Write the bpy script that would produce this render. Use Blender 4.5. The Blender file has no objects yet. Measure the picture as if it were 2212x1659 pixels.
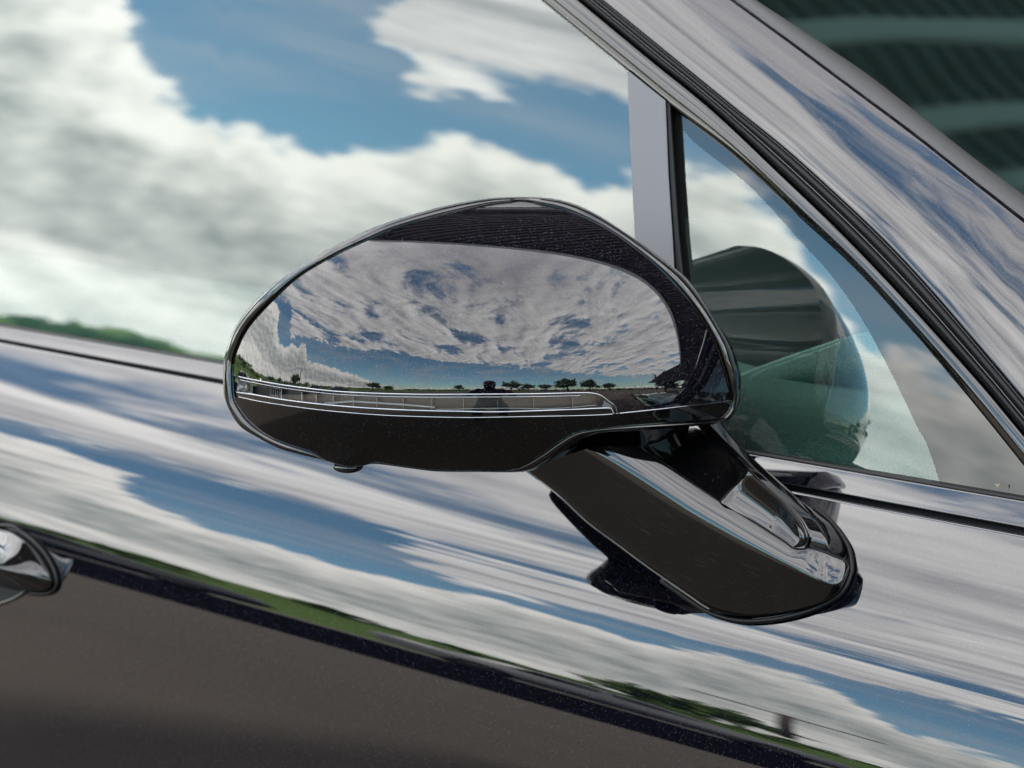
import bpy, bmesh, math, random
import numpy as np
from mathutils import Vector, Matrix
R = math.radians
random.seed(3); np.random.seed(3)
sc = bpy.context.scene
C = sc.collection

# ---------------------------------------------------------------- camera
YAW, PITCH, DIST, FPX = R(42), R(6.5), 1.5, 6696.0      # photo grid: 2212 x 1659
Bv = np.array([math.sin(YAW)*math.cos(PITCH), -math.cos(YAW)*math.cos(PITCH), math.sin(PITCH)])
Rv = np.array([math.cos(YAW), math.sin(YAW), 0.0])
Uv = np.cross(Bv, Rv)
P0 = np.array([0.0, -0.117, 1.0])
CAM = P0 + DIST*Bv
cd = bpy.data.cameras.new('camera'); cam = bpy.data.objects.new('camera', cd); C.objects.link(cam)
m = Matrix(((Rv[0], Uv[0], Bv[0], CAM[0]), (Rv[1], Uv[1], Bv[1], CAM[1]), (Rv[2], Uv[2], Bv[2], CAM[2]), (0, 0, 0, 1)))
cam.matrix_world = m
cd.sensor_width = 36; cd.lens = 36*FPX/2212
cd.clip_start = 0.02; cd.clip_end = 5000
cd.dof.use_dof = True; cd.dof.focus_distance = 1.47; cd.dof.aperture_fstop = 15
sc.camera = cam

# ---------------------------------------------------------------- exposure, world, sun
sc.view_settings.view_transform = 'Standard'; sc.view_settings.look = 'None'
sc.view_settings.exposure = 3.3; sc.view_settings.gamma = 1
SUN_EL, SUN_AZ = R(60), R(98)          # behind the canopy and added wall on the far side of the car
SUN = Vector((math.cos(SUN_EL)*math.cos(SUN_AZ), math.cos(SUN_EL)*math.sin(SUN_AZ), math.sin(SUN_EL)))
sl = bpy.data.lights.new('sun', 'SUN'); sl.energy = 2.2; sl.angle = R(4); sl.color = (1, .95, .88)
so = bpy.data.objects.new('sun', sl); C.objects.link(so)
so.rotation_euler = SUN.to_track_quat('Z', 'Y').to_euler()

class NT:
    """tiny node-tree writer: every value is a socket or a number"""
    def __init__(s, tree): s.t = tree; s.n = tree.nodes; s.l = tree.links
    def new(s, typ, **kw):
        n = s.n.new(typ)
        for k, v in kw.items(): setattr(n, k, v)
        return n
    def put(s, sock, v):
        if isinstance(v, bpy.types.NodeSocket): s.l.new(v, sock)
        elif v is not None: sock.default_value = v
    def m(s, op, a, b=None, c=None, clamp=False):
        n = s.new('ShaderNodeMath', operation=op, use_clamp=clamp)
        s.put(n.inputs[0], a); s.put(n.inputs[1], b)
        if c is not None: s.put(n.inputs[2], c)
        return n.outputs[0]
    def v(s, op, a, b=None):
        n = s.new('ShaderNodeVectorMath', operation=op); s.put(n.inputs[0], a)
        if b is not None: s.put(n.inputs[1], b)
        return n.outputs['Value'] if op in ('DOT_PRODUCT', 'LENGTH') else n.outputs[0]
    def xyz(s, x, y, z=0.0):
        n = s.new('ShaderNodeCombineXYZ')
        for i, q in enumerate((x, y, z)): s.put(n.inputs[i], q)
        return n.outputs[0]
    def noise(s, vec, scale=1, detail=6, rough=.55, lac=2.0, dist=0.0):
        n = s.new('ShaderNodeTexNoise'); s.put(n.inputs['Vector'], vec)
        s.put(n.inputs['Scale'], scale); s.put(n.inputs['Detail'], detail); s.put(n.inputs['Roughness'], rough)
        s.put(n.inputs['Lacunarity'], lac); s.put(n.inputs['Distortion'], dist)
        return n.outputs['Fac']
    def step(s, x, a, b):
        n = s.new('ShaderNodeMapRange', interpolation_type='SMOOTHSTEP'); s.put(n.inputs[0], x)
        s.put(n.inputs[1], a); s.put(n.inputs[2], b); return n.outputs[0]
    def mix(s, f, a, b, typ='MIX'):
        n = s.new('ShaderNodeMix', data_type='RGBA', blend_type=typ); s.put(n.inputs[0], f)
        s.put(n.inputs[6], a); s.put(n.inputs[7], b); return n.outputs[2]

w = bpy.data.worlds.new('World'); sc.world = w; w.use_nodes = True
T = NT(w.node_tree); T.n.clear()
sky = T.new('ShaderNodeTexSky', sky_type='NISHITA', sun_disc=False)
sky.sun_elevation = SUN_EL; sky.sun_rotation = R(90) - SUN_AZ
sky.air_density = 1.0; sky.dust_density = .6; sky.ozone_density = 2.5
vec = T.v('NORMALIZE', T.new('ShaderNodeTexCoord').outputs['Generated'])
sx = T.new('ShaderNodeSeparateXYZ'); T.put(sx.inputs[0], vec)
vx, vy, vz = sx.outputs
# sky coordinates in degrees: az measured from the direction the door looks at (0 = -Y), el above horizon
az = T.m('MULTIPLY', T.m('ARCTAN2', vx, T.m('MULTIPLY', vy, -1.0)), 57.2958)
el = T.m('MULTIPLY', T.m('ARCSINE', vz), 57.2958)
DEBUG_SKY = False

az = T.m('SUBTRACT', az, 8.0)      # cloud curves below are laid out relative to the flank's outlook
def fcurve(x, lo, hi, pts, vmax):
    """piecewise curve of x (degrees), values 0..vmax"""
    n = T.new('ShaderNodeFloatCurve'); c = n.mapping.curves[0]
    P = [((a-lo)/(hi-lo), v/vmax) for a, v in pts]
    c.points[0].location = P[0]; c.points[1].location = P[-1]
    for q in P[1:-1]: c.points.new(*q)
    n.mapping.update()
    T.put(n.inputs['Value'], T.m('DIVIDE', T.m('SUBTRACT', x, lo), hi-lo)); return T.m('MULTIPLY', n.outputs[0], vmax)

# low heaped clouds: everything under a lumpy top line that varies with azimuth
ETOP = [(-180, 7), (-120, 12), (-80, 24), (-66, 25), (-61.5, 24), (-59.3, 19.5), (-58.3, 16.6), (-57.3, 14.8), (-56.3, 13.4), (-54.9, 13.2), (-53.9, 12.4), (-52.5, 13.3), (-51.3, 14.4), (-50.5, 15.4), (-49.2, 15.8), (-48.6, 14.2), (-47.6, 14.4), (-46.4, 17.0), (-44.6, 17.0), (-43.4, 13.5), (-42, 10.6), (-36, 10.8), (-28, 10), (-18, 7.5), (-8, 4), (8, 1.5), (30, 2.5), (42, 3.6), (55, 1.0), (90, 2), (140, 6), (180, 7)]
EBOT = [(-180, 30), (-100, 22), (-75, 24), (-64, 27), (-57.8, 26), (-54.6, 22), (-53.0, 18.2), (-51.7, 15.8), (-49.6, 16.4), (-47.4, 17.6), (-45.2, 18.4), (-43, 19.4), (-38, 19.5), (-30, 19), (-15, 21), (5, 20), (30, 18), (50, 15), (75, 9), (100, 6), (140, 5), (180, 6)]
etop = fcurve(az, -180, 180, ETOP, 90.0); ebot = fcurve(az, -180, 180, EBOT, 90.0)
def cum(A, E, top):
    n1 = T.noise(T.xyz(T.m('MULTIPLY', A, .85), T.m('MULTIPLY', E, .70), 7.3), 1.0, 8, .56, 2.1)
    n2 = T.noise(T.xyz(T.m('MULTIPLY', A, .11), T.m('MULTIPLY', E, .20), 2.6), 1.0, 2, .5)
    return T.m('ADD', T.m('ADD', T.m('MULTIPLY', T.m('SUBTRACT', n1, .5), 4.6), T.m('MULTIPLY', T.m('SUBTRACT', n2, .5), 1.2)), T.m('SUBTRACT', top, E))
cd0 = cum(az, el, etop)
cd1 = cum(T.m('ADD', az, .6), T.m('ADD', el, 1.0), etop)
ca = T.step(cd0, -.25, .75)
relief = T.m('ADD', T.m('SUBTRACT', cd0, cd1), -1.0)                 # lit side of each lump
depth = T.m('SUBTRACT', etop, el)
band = T.new('ShaderNodeFloatCurve'); c = band.mapping.curves[0]
pp = [(0, .98), (.12, .90), (.28, .50), (.45, .28), (.60, .34), (.74, .74), (.88, .66), (1, .70)]
c.points[0].location = pp[0]; c.points[1].location = pp[-1]
for q in pp[1:-1]: c.points.new(*q)
band.mapping.update()
bn = T.noise(T.xyz(T.m('MULTIPLY', az, .10), T.m('MULTIPLY', el, .30), 5.5), 1.0, 5, .55)
T.put(band.inputs['Value'], T.m('ADD', T.m('DIVIDE', depth, T.m('MAXIMUM', etop, 3.0)), T.m('MULTIPLY', T.m('SUBTRACT', bn, .5), .75), clamp=True))
cl = T.m('ADD', band.outputs[0], T.m('MULTIPLY', relief, .20), clamp=True)
ccol = T.mix(cl, (.27, .31, .31, 1), (.92, .90, .86, 1))

# higher broken sheet, laid on a flat layer so that it closes up towards the horizon
inv = T.m('DIVIDE', 1.0, T.m('ADD', T.m('MAXIMUM', vz, 0.0), .10))
u_ = T.m('MULTIPLY', vx, inv); v_ = T.m('MULTIPLY', vy, inv)
ru = T.m('ADD', T.m('MULTIPLY', u_, .80), T.m('MULTIPLY', v_, -.60)); rv = T.m('ADD', T.m('MULTIPLY', u_, .60), T.m('MULTIPLY', v_, .80))
def alto(du, dv):
    p = T.xyz(T.m('ADD', T.m('MULTIPLY', ru, 2.1), du), T.m('ADD', T.m('MULTIPLY', rv, 3.4), dv), 11.0)
    a = T.noise(p, 1.0, 9, .60, 2.15, .35); b = T.noise(p, .35, 3, .5)
    return T.m('ADD', T.m('MULTIPLY', a, .72), T.m('MULTIPLY', b, .46))
a0 = alto(0, 0); a1 = alto(.10, .14)
edge = T.m('ADD', T.m('SUBTRACT', el, ebot), T.m('MULTIPLY', T.m('SUBTRACT', T.noise(T.xyz(T.m('MULTIPLY', az, .55), T.m('MULTIPLY', el, .6), 1.0), 1.0, 6, .6), .5), 7.0))
cov = T.step(edge, -1.2, 2.6)
aa = T.m('MULTIPLY', T.step(T.m('ADD', a0, T.m('MULTIPLY', T.m('SUBTRACT', cov, 1.0), .30)), .488, .575), T.step(cov, 0.0, .25))
al = T.m('ADD', T.m('ADD', .46, T.m('MULTIPLY', T.m('SUBTRACT', a0, a1), 5.0)), T.m('MULTIPLY', T.m('SUBTRACT', .62, a0), 1.6), clamp=True)
high = T.step(el, 42, 85)
acol = T.mix(al, (.42, .42, .44, 1), (.95, .93, .91, 1))
acol = T.mix(T.m('MULTIPLY', high, .65), acol, (.27, .26, .29, 1))
# thin veil that softens the blue in places
veil = T.m('MULTIPLY', T.step(T.noise(T.xyz(T.m('MULTIPLY', az, .07), T.m('MULTIPLY', el, .22), 9.0), 1.0, 6, .6), .40, .75), .5)

blue = T.mix(1.0, sky.outputs[0], (.086, .106, .098, 1), 'MULTIPLY')
cfin = T.mix(veil, blue, (.45, .46, .48, 1))
cfin = T.mix(T.m('MULTIPLY', aa, .96), cfin, acol)
cfin = T.mix(ca, cfin, ccol)
bg = T.new('ShaderNodeBackground'); outw = T.new('ShaderNodeOutputWorld')
T.put(bg.inputs[0], cfin); T.put(bg.inputs[1], 1.0); T.l.new(bg.outputs[0], outw.inputs[0])
# ---------------------------------------------------------------- mesh helpers
def V(p, h):
    """a point of the photo grid p at h metres in front of the plane through P0 that faces the camera"""
    p = np.atleast_2d(np.asarray(p, float)); h = np.broadcast_to(np.asarray(h, float), (len(p),))
    t = (DIST - h)[:, None]
    return CAM + t*(-Bv + Rv*((p[:, :1]-1106)/FPX) + Uv*((829.5-p[:, 1:2])/FPX))

def rays(p):
    p = np.atleast_2d(np.asarray(p, float))
    return -Bv + Rv*((p[:, :1]-1106)/FPX) + Uv*((829.5-p[:, 1:2])/FPX)

def on_plane(p, q, n):
    d = rays(p); n = np.asarray(n, float)
    t = ((np.asarray(q)-CAM)*n).sum(-1)/(d*n).sum(-1)
    return CAM + d*np.reshape(t, (-1, 1))

def mk(name, verts, faces, mat, parent=None, smooth=True, solid=0.0, kind=None, label=None, uv=None):
    me = bpy.data.meshes.new(name)
    me.from_pydata([tuple(map(float, v)) for v in verts], [], [tuple(int(i) for i in f) for f in faces])
    me.validate(); me.update()
    if smooth: me.polygons.foreach_set('use_smooth', [True]*len(me.polygons))
    mats = mat if isinstance(mat, (list, tuple)) else [mat]
    for q in mats: me.materials.append(q)
    o = bpy.data.objects.new(name, me); C.objects.link(o)
    if parent is not None: o.parent = parent
    if solid:
        md = o.modifiers.new('thickness', 'SOLIDIFY'); md.thickness = solid; md.offset = -1
    if kind: o['kind'] = kind
    if label: o['label'] = label
    return o

def grid_faces(ns, nt, flip=False, closed=False):
    f = []
    for i in range(ns-1):
        for j in range(nt if closed else nt-1):
            k = (j+1) % nt
            q = (i*nt+j, i*nt+k, (i+1)*nt+k, (i+1)*nt+j)
            f.append(q[::-1] if flip else q)
    return f

def face_to_cam(verts, faces):
    """flip the winding when the first faces look away from the camera"""
    v = np.asarray(verts); s = 0
    for f in faces[::max(1, len(faces)//60)]:
        a, b, c = v[f[0]], v[f[1]], v[f[2]]
        n = np.cross(b-a, c-a); s += np.sign(n @ (CAM-a))
    return faces if s >= 0 else [tuple(reversed(f)) for f in faces]

def resample(pts, n):
    """Catmull-Rom through pts, n points evenly spaced along it"""
    P = np.asarray(pts, float)
    Q = np.vstack([2*P[0]-P[1], P, 2*P[-1]-P[-2]]); out = []
    for i in range(1, len(Q)-2):
        for t in np.linspace(0, 1, 24, endpoint=False):
            a, b, c, d = Q[i-1:i+3]
            out.append(.5*((2*b)+(c-a)*t+(2*a-5*b+4*c-d)*t*t+(3*b-3*c+d-a)*t**3))
    out.append(P[-1]); out = np.array(out)
    s = np.r_[0, np.cumsum(np.linalg.norm(np.diff(out, axis=0), axis=1))]
    g = np.linspace(0, s[-1], n)
    return np.stack([np.interp(g, s, out[:, k]) for k in range(out.shape[1])], 1)

def extend(pts, before=0, after=0):
    P = [np.asarray(q, float) for q in pts]
    if before: d = P[0]-P[1]; P.insert(0, P[0]+d/np.linalg.norm(d)*before)
    if after: d = P[-1]-P[-2]; P.append(P[-1]+d/np.linalg.norm(d)*after)
    return P

def loft(name, rows, mat, parent=None, closed=False, **kw):
    """rows: list of (n,3) arrays -> one smooth surface facing the camera"""
    n = len(rows[0]); v = np.vstack(rows)
    f = grid_faces(len(rows), n, closed=closed)
    if not closed: f = face_to_cam(v, f)
    return mk(name, v, f, mat, parent, **kw)

def tube(name, path, r, mat, parent=None, n=10, **kw):
    P = np.asarray(path); T_ = np.gradient(P, axis=0); T_ /= np.linalg.norm(T_, axis=1)[:, None]
    r = np.broadcast_to(r, (len(P),)); vs = []
    for p, t, q in zip(P, T_, r):
        a = np.cross(t, Bv); a /= np.linalg.norm(a); b = np.cross(t, a)
        for k in range(n):
            th = 2*math.pi*k/n; vs.append(p + q*(a*math.cos(th)+b*math.sin(th)))
    f = grid_faces(len(P), n, closed=True)
    f += [tuple(range(n-1, -1, -1)), tuple((len(P)-1)*n+k for k in range(n))]
    v = np.array(vs); c = P.mean(0)
    o = mk(name, v, f, mat, parent, **kw)
    bm = bmesh.new(); bm.from_mesh(o.data); bmesh.ops.recalc_face_normals(bm, faces=bm.faces); bm.to_mesh(o.data); bm.free()
    return o

def empty(name, loc, label, cat, group=None, parent=None):
    o = bpy.data.objects.new(name, None); C.objects.link(o); o.location = loc; o.empty_display_size = .1
    if label: o['label'] = label
    if cat: o['category'] = cat
    if group: o['group'] = group
    if parent: o.parent = parent
    return o

def tag(o, label, cat, group=None):
    o['label'] = label; o['category'] = cat
    if group: o['group'] = group
    return o

# ---------------------------------------------------------------- materials
def mat(name, base=(.5, .5, .5), rough=.5, metal=0.0, coat=0.0, coat_rough=.0, spec=.5, ior=1.5):
    q = bpy.data.materials.new(name); q.use_nodes = True; b = q.node_tree.nodes['Principled BSDF']
    b.inputs['Base Color'].default_value = (*base, 1); b.inputs['Roughness'].default_value = rough
    b.inputs['Metallic'].default_value = metal; b.inputs['Coat Weight'].default_value = coat
    b.inputs['Coat Roughness'].default_value = coat_rough; b.inputs['Specular IOR Level'].default_value = spec
    b.inputs['IOR'].default_value = ior; b.inputs['Coat IOR'].default_value = 1.55
    return q, NT(q.node_tree), b

def obj_co(t): return t.new('ShaderNodeTexCoord').outputs['Object']

def make_paint(name, base, flake, amount, bump=0.0):
    q, t, b = mat(name, base, .45, 0, 1.0, .0, .0); b.inputs['Coat IOR'].default_value = 1.62
    co = obj_co(t)
    vo = t.new('ShaderNodeTexVoronoi', feature='F1'); t.put(vo.inputs['Vector'], co); t.put(vo.inputs['Scale'], 1900.0)
    sp = t.new('ShaderNodeSeparateColor'); t.put(sp.inputs[0], vo.outputs['Color'])
    near = t.step(vo.outputs['Distance'], .55, .2)
    tw = t.m('MULTIPLY', t.step(sp.outputs[0], 1-amount, 1.0), near)
    t.put(b.inputs['Base Color'], t.mix(tw, (*base, 1), (*flake, 1)))
    # faint dust film and dried drops dull the clear coat here and there
    du = t.step(t.noise(co, 900, 2, .6), .66, .80); cl = t.step(t.noise(co, 14, 3, .6), .35, .75)
    t.put(b.inputs['Coat Roughness'], t.m('MULTIPLY', t.m('MULTIPLY', du, cl), .05))
    if bump:
        bp = t.new('ShaderNodeBump'); t.put(bp.inputs['Strength'], 1.0); t.put(bp.inputs['Distance'], bump)
        t.put(bp.inputs['Height'], t.noise(co, 260, 2, .5))
        t.put(b.inputs['Coat Normal'], bp.outputs[0])
    return q
PAINT = make_paint('dark_navy_metallic_paint', (.0006, .0007, .0017), (.040, .042, .065), .13)
CAPPAINT = make_paint('dark_plum_metallic_paint', (.0009, .0008, .0017), (.05, .042, .06), .20)
CAPPAINT.node_tree.nodes['Principled BSDF'].inputs['Coat IOR'].default_value = 1.52
LOWPAINT = make_paint('charcoal_metallic_paint', (.0009, .0009, .0010), (.022, .020, .020), .10)
LOWPAINT.node_tree.nodes['Principled BSDF'].inputs['Coat IOR'].default_value = 1.33
GLOSS, t_, b_ = mat('gloss_black', (.0012, .0012, .0014), .02, 0, 0, 0, .5, 1.52)
t_.put(b_.inputs['Roughness'], t_.m('MULTIPLY', t_.step(t_.noise(obj_co(t_), 700, 2, .6), .62, .8), .08))
_c = obj_co(t_); _u = t_.m('MULTIPLY', t_.v('DOT_PRODUCT', _c, (.87, .29, -.40)), 110.0); _v = t_.m('MULTIPLY', t_.v('DOT_PRODUCT', _c, (.40, -.1, .9)), 1500.0); _w = t_.m('MULTIPLY', t_.v('DOT_PRODUCT', _c, (.3, -.95, .1)), 700.0)
t_.put(b_.inputs['Base Color'], t_.mix(t_.step(t_.noise(t_.xyz(_u, _v, _w), 1.0, 2, .5), .60, .80), (.0012, .0012, .0014, 1), (.014, .013, .012, 1)))
RUBBER, t_, b_ = mat('black_rubber', (.0025, .0025, .0027), .42, 0, 0, 0, .16)
CHROME, t_, b_ = mat('dark_chrome', (.20, .205, .22), .05, 1.0)
SATIN, t_, b_ = mat('satin_grey_trim', (.085, .083, .094), .45, 0, 0, 0, .18)
nz = t_.noise(obj_co(t_), 2600, 2, .6); t_.put(b_.inputs['Base Color'], t_.mix(nz, (.078, .077, .082, 1), (.096, .095, .101, 1)))
SCREENTRIM, t_, b_ = mat('grey_screen_surround', (.050, .049, .049), .5, 0, 0, 0, .15)
LEATHER, t_, b_ = mat('green_grey_leather', (.09, .10, .10), .45, 0, 0, 0, .4)
co = obj_co(t_); vo = t_.new('ShaderNodeTexVoronoi', feature='DISTANCE_TO_EDGE'); t_.put(vo.inputs['Scale'], 420.0)
t_.put(vo.inputs['Vector'], t_.v('ADD', co, t_.v('SCALE', t_.new('ShaderNodeTexNoise').outputs['Color'])) if False else co)
cr = t_.step(vo.outputs['Distance'], .0, .16)
bp = t_.new('ShaderNodeBump'); t_.put(bp.inputs['Strength'], .7); t_.put(bp.inputs['Distance'], .0004)
t_.put(bp.inputs['Height'], t_.m('ADD', cr, t_.noise(co, 300, 4, .6))); t_.put(b_.inputs['Normal'], bp.outputs[0])
t_.put(b_.inputs['Base Color'], t_.mix(cr, (.13, .15, .14, 1), (.21, .235, .22, 1)))
LINING, t_, b_ = mat('dark_lining_and_recess_shade', (.006, .007, .007), .8)  # cabin lining; also the painted shade in the handle recess
THREAD, t_, b_ = mat('pale_thread', (.9, .93, .86), .6)
PRINT, t_, b_ = mat('black_glass_print', (.001, .001, .001), .6)
LENSCLEAR = None

def make_glass(name, frit=False, lo=(.30, .42, .38), mult=1.85, tint=(.94, 1.0, .975)):
    """thin laminated pane: first-surface reflection plus (clear glass) the back-surface one, rest passes tinted"""
    q = bpy.data.materials.new(name); q.use_nodes = True; t = NT(q.node_tree); t.n.clear()
    out = t.new('ShaderNodeOutputMaterial'); fr = t.new('ShaderNodeFresnel'); t.put(fr.inputs['IOR'], 1.53)
    gl = t.new('ShaderNodeBsdfGlossy'); t.put(gl.inputs['Roughness'], 0.0)
    mx = t.new('ShaderNodeMixShader')
    if frit:
        t.put(gl.inputs['Color'], (1, 1, 1, 1)); di = t.new('ShaderNodeBsdfDiffuse'); t.put(di.inputs['Color'], (.003, .003, .003, 1))
        t.put(mx.inputs[0], t.m('MULTIPLY', fr.outputs[0], 1.0, clamp=True)); t.l.new(di.outputs[0], mx.inputs[1])
    else:
        t.put(gl.inputs['Color'], (*tint, 1)); tr = t.new('ShaderNodeBsdfTransparent'); t.put(tr.inputs['Color'], (*lo, 1))
        t.put(mx.inputs[0], t.m('MULTIPLY', fr.outputs[0], mult, clamp=True)); t.l.new(tr.outputs[0], mx.inputs[1])
    t.l.new(gl.outputs[0], mx.inputs[2]); t.l.new(mx.outputs[0], out.inputs[0])
    return q
SIDEGLASS = make_glass('green_tinted_side_glass', lo=(.42, .60, .54)); FRIT = make_glass('ceramic_printed_glass_border', True)
SCREENGLASS = make_glass('teal_windscreen_glass', lo=(.55, .78, .76), mult=3.2, tint=(.55, .95, .97))
LENS = make_glass('clear_lamp_lens', lo=(.92, .92, .92), mult=1.4, tint=(1, 1, 1))

# ---------------------------------------------------------------- body side surface
gb = on_plane([(0, 703), (482, 787), (1613, 980), (2212, 1076)], (0, 0, 0), (0, 1, 0))
ZB1, ZB0 = np.polyfit(gb[:, 0], gb[:, 2], 1)
def zb(x): return ZB0 + ZB1*np.asarray(x)
XL = on_plane([(0, 750)], (0, 0, 0), (0, 1, 0))[0, 0]; XR = on_plane([(1900, 1100)], (0, 0, 0), (0, 1, 0))[0, 0]
def kx(x): return np.clip(1.11 + .19*(np.asarray(x)-XL)/(XR-XL), 1.0, 1.6)          # height of the door's shoulder
def kw(x): return np.clip(.80 + .45*(np.asarray(x)-XL)/(XR-XL), .6, 1.5)              # width of the waist strip
PHI_B, KAPPA = 5.35, .68                                  # tilt of the glass at its foot (deg), curvature (rad per m)
S1 = .0125                                               # waist strip width
prof_s = np.array([0, S1, S1+.0001, S1+.020, S1+.045, S1+.060, S1+.074, S1+.090, S1+.098, S1+.122, S1+.140, S1+.20, S1+.34, S1+.60, 1.2])
prof_f = np.array([41, 38, 38, 36, 29.5, 22.8, 16.3, 11.3, 8.0, 2.6, -1.0, -4.5, -7, -8, -10.])
ss = np.unique(np.r_[np.linspace(0, 1.2, 6001), S1])
ff = np.interp(ss, prof_s, prof_f)
kern = np.hanning(61); kern /= kern.sum(); fs = np.convolve(np.pad(ff, 30, 'edge'), kern, 'valid')
ff2 = np.where(ss > S1+.007, fs, ff)
ds = np.diff(ss)
Zt = -np.r_[0, np.cumsum(np.cos(np.radians(ff2[1:]))*ds)]; Yt = -np.r_[0, np.cumsum(np.sin(np.radians(ff2[1:]))*ds)]
Z1, Y1 = np.interp(S1, ss, Zt), np.interp(S1, ss, Yt)
def S(x, z, glass=False):
    ze = z - zb(x); k = kx(x); w_ = kw(x)
    g = np.tan(R(1)*(PHI_B + 5.3*np.clip(np.asarray(x)+.54, 0, 1.2)**2))*ze + .5*KAPPA*ze*ze
    if glass: return g
    wa = w_*np.interp(-ze/w_, -Zt, Yt)
    do = w_*Y1 + k*(np.interp(-((ze-w_*Z1)/k+Z1), -Zt, Yt)-Y1)
    return np.where(ze >= 0, g, np.where(ze > w_*Z1, wa, do))
def on_body(p, off=0.0, glass=False):
    p = np.atleast_2d(np.asarray(p, float)); d = rays(p); off = np.broadcast_to(off, (len(p),))
    t = (0-CAM[1])/d[:, 1]
    for _ in range(40):
        q = CAM + d*t[:, None]; y = S(q[:, 0], q[:, 2], glass)-off; t = .4*t + .6*(y-CAM[1])/d[:, 1]
    return CAM + d*t[:, None]
def body_pt(x, s, off=0.0):
    k = kx(x); w_ = kw(x); z, y = np.interp(s, ss, Zt), np.interp(s, ss, Yt)
    if s <= S1: Z, Y = zb(x)+w_*z, w_*y
    else: Z, Y = zb(x)+w_*Z1+k*(z-Z1), w_*Y1+k*(y-Y1)
    f = np.radians(np.interp(s, ss, ff2))
    return np.stack([x+0*Z, Y-off*np.cos(f), Z+off*np.sin(f)], -1)

car = empty('car', (0, .9, 0), 'dark navy metallic coupe with gloss black door mirror, filling the whole close-up', 'car')
car_parts = []
# ---------------------------------------------------------------- door and wing
def rel(o):                                       # parented to the car empty without moving
    if o.parent is car: o.matrix_parent_inverse = Matrix.Translation((0, -.9, 0))
    return o
def part(o): rel(o); return o

xs = np.linspace(-2.0, 1.15, 170)
sv = np.unique(np.r_[np.linspace(S1+.0016, S1+.15, 130), np.linspace(S1+.15, .62, 60)])
rows = [body_pt(xs, s) for s in sv]
# turn the top edge of the door in, at the seam
e0 = body_pt(xs, S1+.0016); rows = [e0+np.array([0, .012, -.004]), e0+np.array([0, .0012, .0003])] + rows
door = part(loft('door', rows, PAINT, car))
waist = [body_pt(xs, s) for s in np.linspace(.0008, S1-.0012, 14)]
e1 = waist[-1]; waist += [e1+np.array([0, .0012, -.0003]), e1+np.array([0, .012, .002])]
e2 = waist[0]; waist = [e2+np.array([0, .015, -.006]), e2+np.array([0, .0006, .0003])] + waist
waist_panel = part(loft('waist_panel', waist, PAINT, car))
seam = [body_pt(xs, S1+a)+np.array([0, b, 0]) for a, b in ((-.004, .006), (.004, .008))]
part(loft('seam_gasket', seam, RUBBER, car))
# rubber wiper at the foot of the glass
wp = [body_pt(xs, 0)+np.array([0, a, b]) for a, b in ((.004, -.004), (-.0004, -.0008), (-.0002, .0002), (.0010, .0008), (.005, .0009))]
part(loft('glass_wiper', wp, RUBBER, car))

# ---------------------------------------------------------------- traced edges (photo grid)
c0 = [(1175, 3), (1355, 150), (1438, 219), (1589, 337), (1728, 467), (1847, 578), (1962, 703), (2072, 831), (2147, 922), (2212, 1003)]
c1 = [(1255, 0), (1402, 122), (1536, 231), (1683, 370), (1800, 482), (1916, 602), (2041, 738), (2134, 843), (2203, 926)]
c2 = [(1299, 0), (1452, 125), (1589, 237), (1694, 322), (1794, 412), (1903, 515), (2009, 628), (2134, 775), (2212, 868)]
c3 = [(1587, 0), (1712, 91), (1837, 184), (1977, 288), (2087, 375), (2212, 472)]
c4 = [(1633, 0), (1743, 72), (1868, 156), (1962, 228), (2087, 328), (2212, 422)]
NS = 150
C0, C1, C2, C3, C4 = [resample(extend(c, 900, 700), NS) for c in (c0, c1, c2, c3, c4)]
def between(A, B, t): return A*(1-t)+B*t

# trim: flat inner lip, ridge, then a round section that shows sky down to the hedge
cA = between(C0, C1, .33)
tr = []
for a, off in ((-.14, -.012), (-.01, -.0005)):
    tr.append(on_body(between(C0, C1, a), off))
for u in np.linspace(0.03, 1, 34):
    rdg = .00042*math.exp(-((u-.36)/.045)**2)
    tr.append(on_body(between(C0, C1, u), .0008+.0038*u-.0040*u*u + rdg - .0016*max(0, u-.9)/.1))
tr.append(on_body(between(C0, C1, 1.0), -.006))
window_trim = part(loft('window_trim', tr, GLOSS, car))
edge = on_body(between(C0, C1, .02), .001)
# black seal with two lips
sl_ = []
for a, off in ((-.05, -.006), (.05, .001), (.2, .0045), (.36, .0045), (.46, .0015), (.52, .0012), (.60, .0050), (.74, .0062), (.86, .0055), (1.0, .001), (1.05, -.006)):
    sl_.append(on_body(between(C1, C2, a), off))
part(loft('door_seal', sl_, RUBBER, car))
for a, off in ((.50, .0026), (.98, .0026)):
    part(tube('seal_bead', on_body(between(C1, C2, a), off), .0006, GLOSS, car, n=8))

# A-pillar: planes hinged along the seal, rolling over towards the screen
P2 = on_body(C2, .004)
tg = np.gradient(P2, axis=0); tg /= np.linalg.norm(tg, axis=1)[:, None]
def roll(base, curve, nrm):
    n = np.asarray(nrm, float); n = n/np.linalg.norm(n)
    n = n[None]-tg*(tg@n)[:, None]; n /= np.linalg.norm(n, axis=1)[:, None]
    return on_plane(curve, base, n), n
rowsA = [P2 + np.array([0, .010, 0]), P2]; base = P2
NP = 26; prev = P2
for i in range(1, NP+1):
    u = i/NP
    ang = R(24 + 25*u**.9)                       # elevation of the outward normal grows towards the screen
    azp = R(-80 + 18*u)
    n = (math.cos(ang)*math.cos(azp), math.cos(ang)*math.sin(azp), math.sin(ang))
    cur, _ = roll(prev, between(C2, C3, u), n); rowsA.append(cur); prev = cur
pillar = part(loft('windscreen_pillar', rowsA + [prev+np.array([-.004, .006, -.006])], PAINT, car))
n_ws = np.array([.52, -.10, .84]); n_ws /= np.linalg.norm(n_ws)
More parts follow.
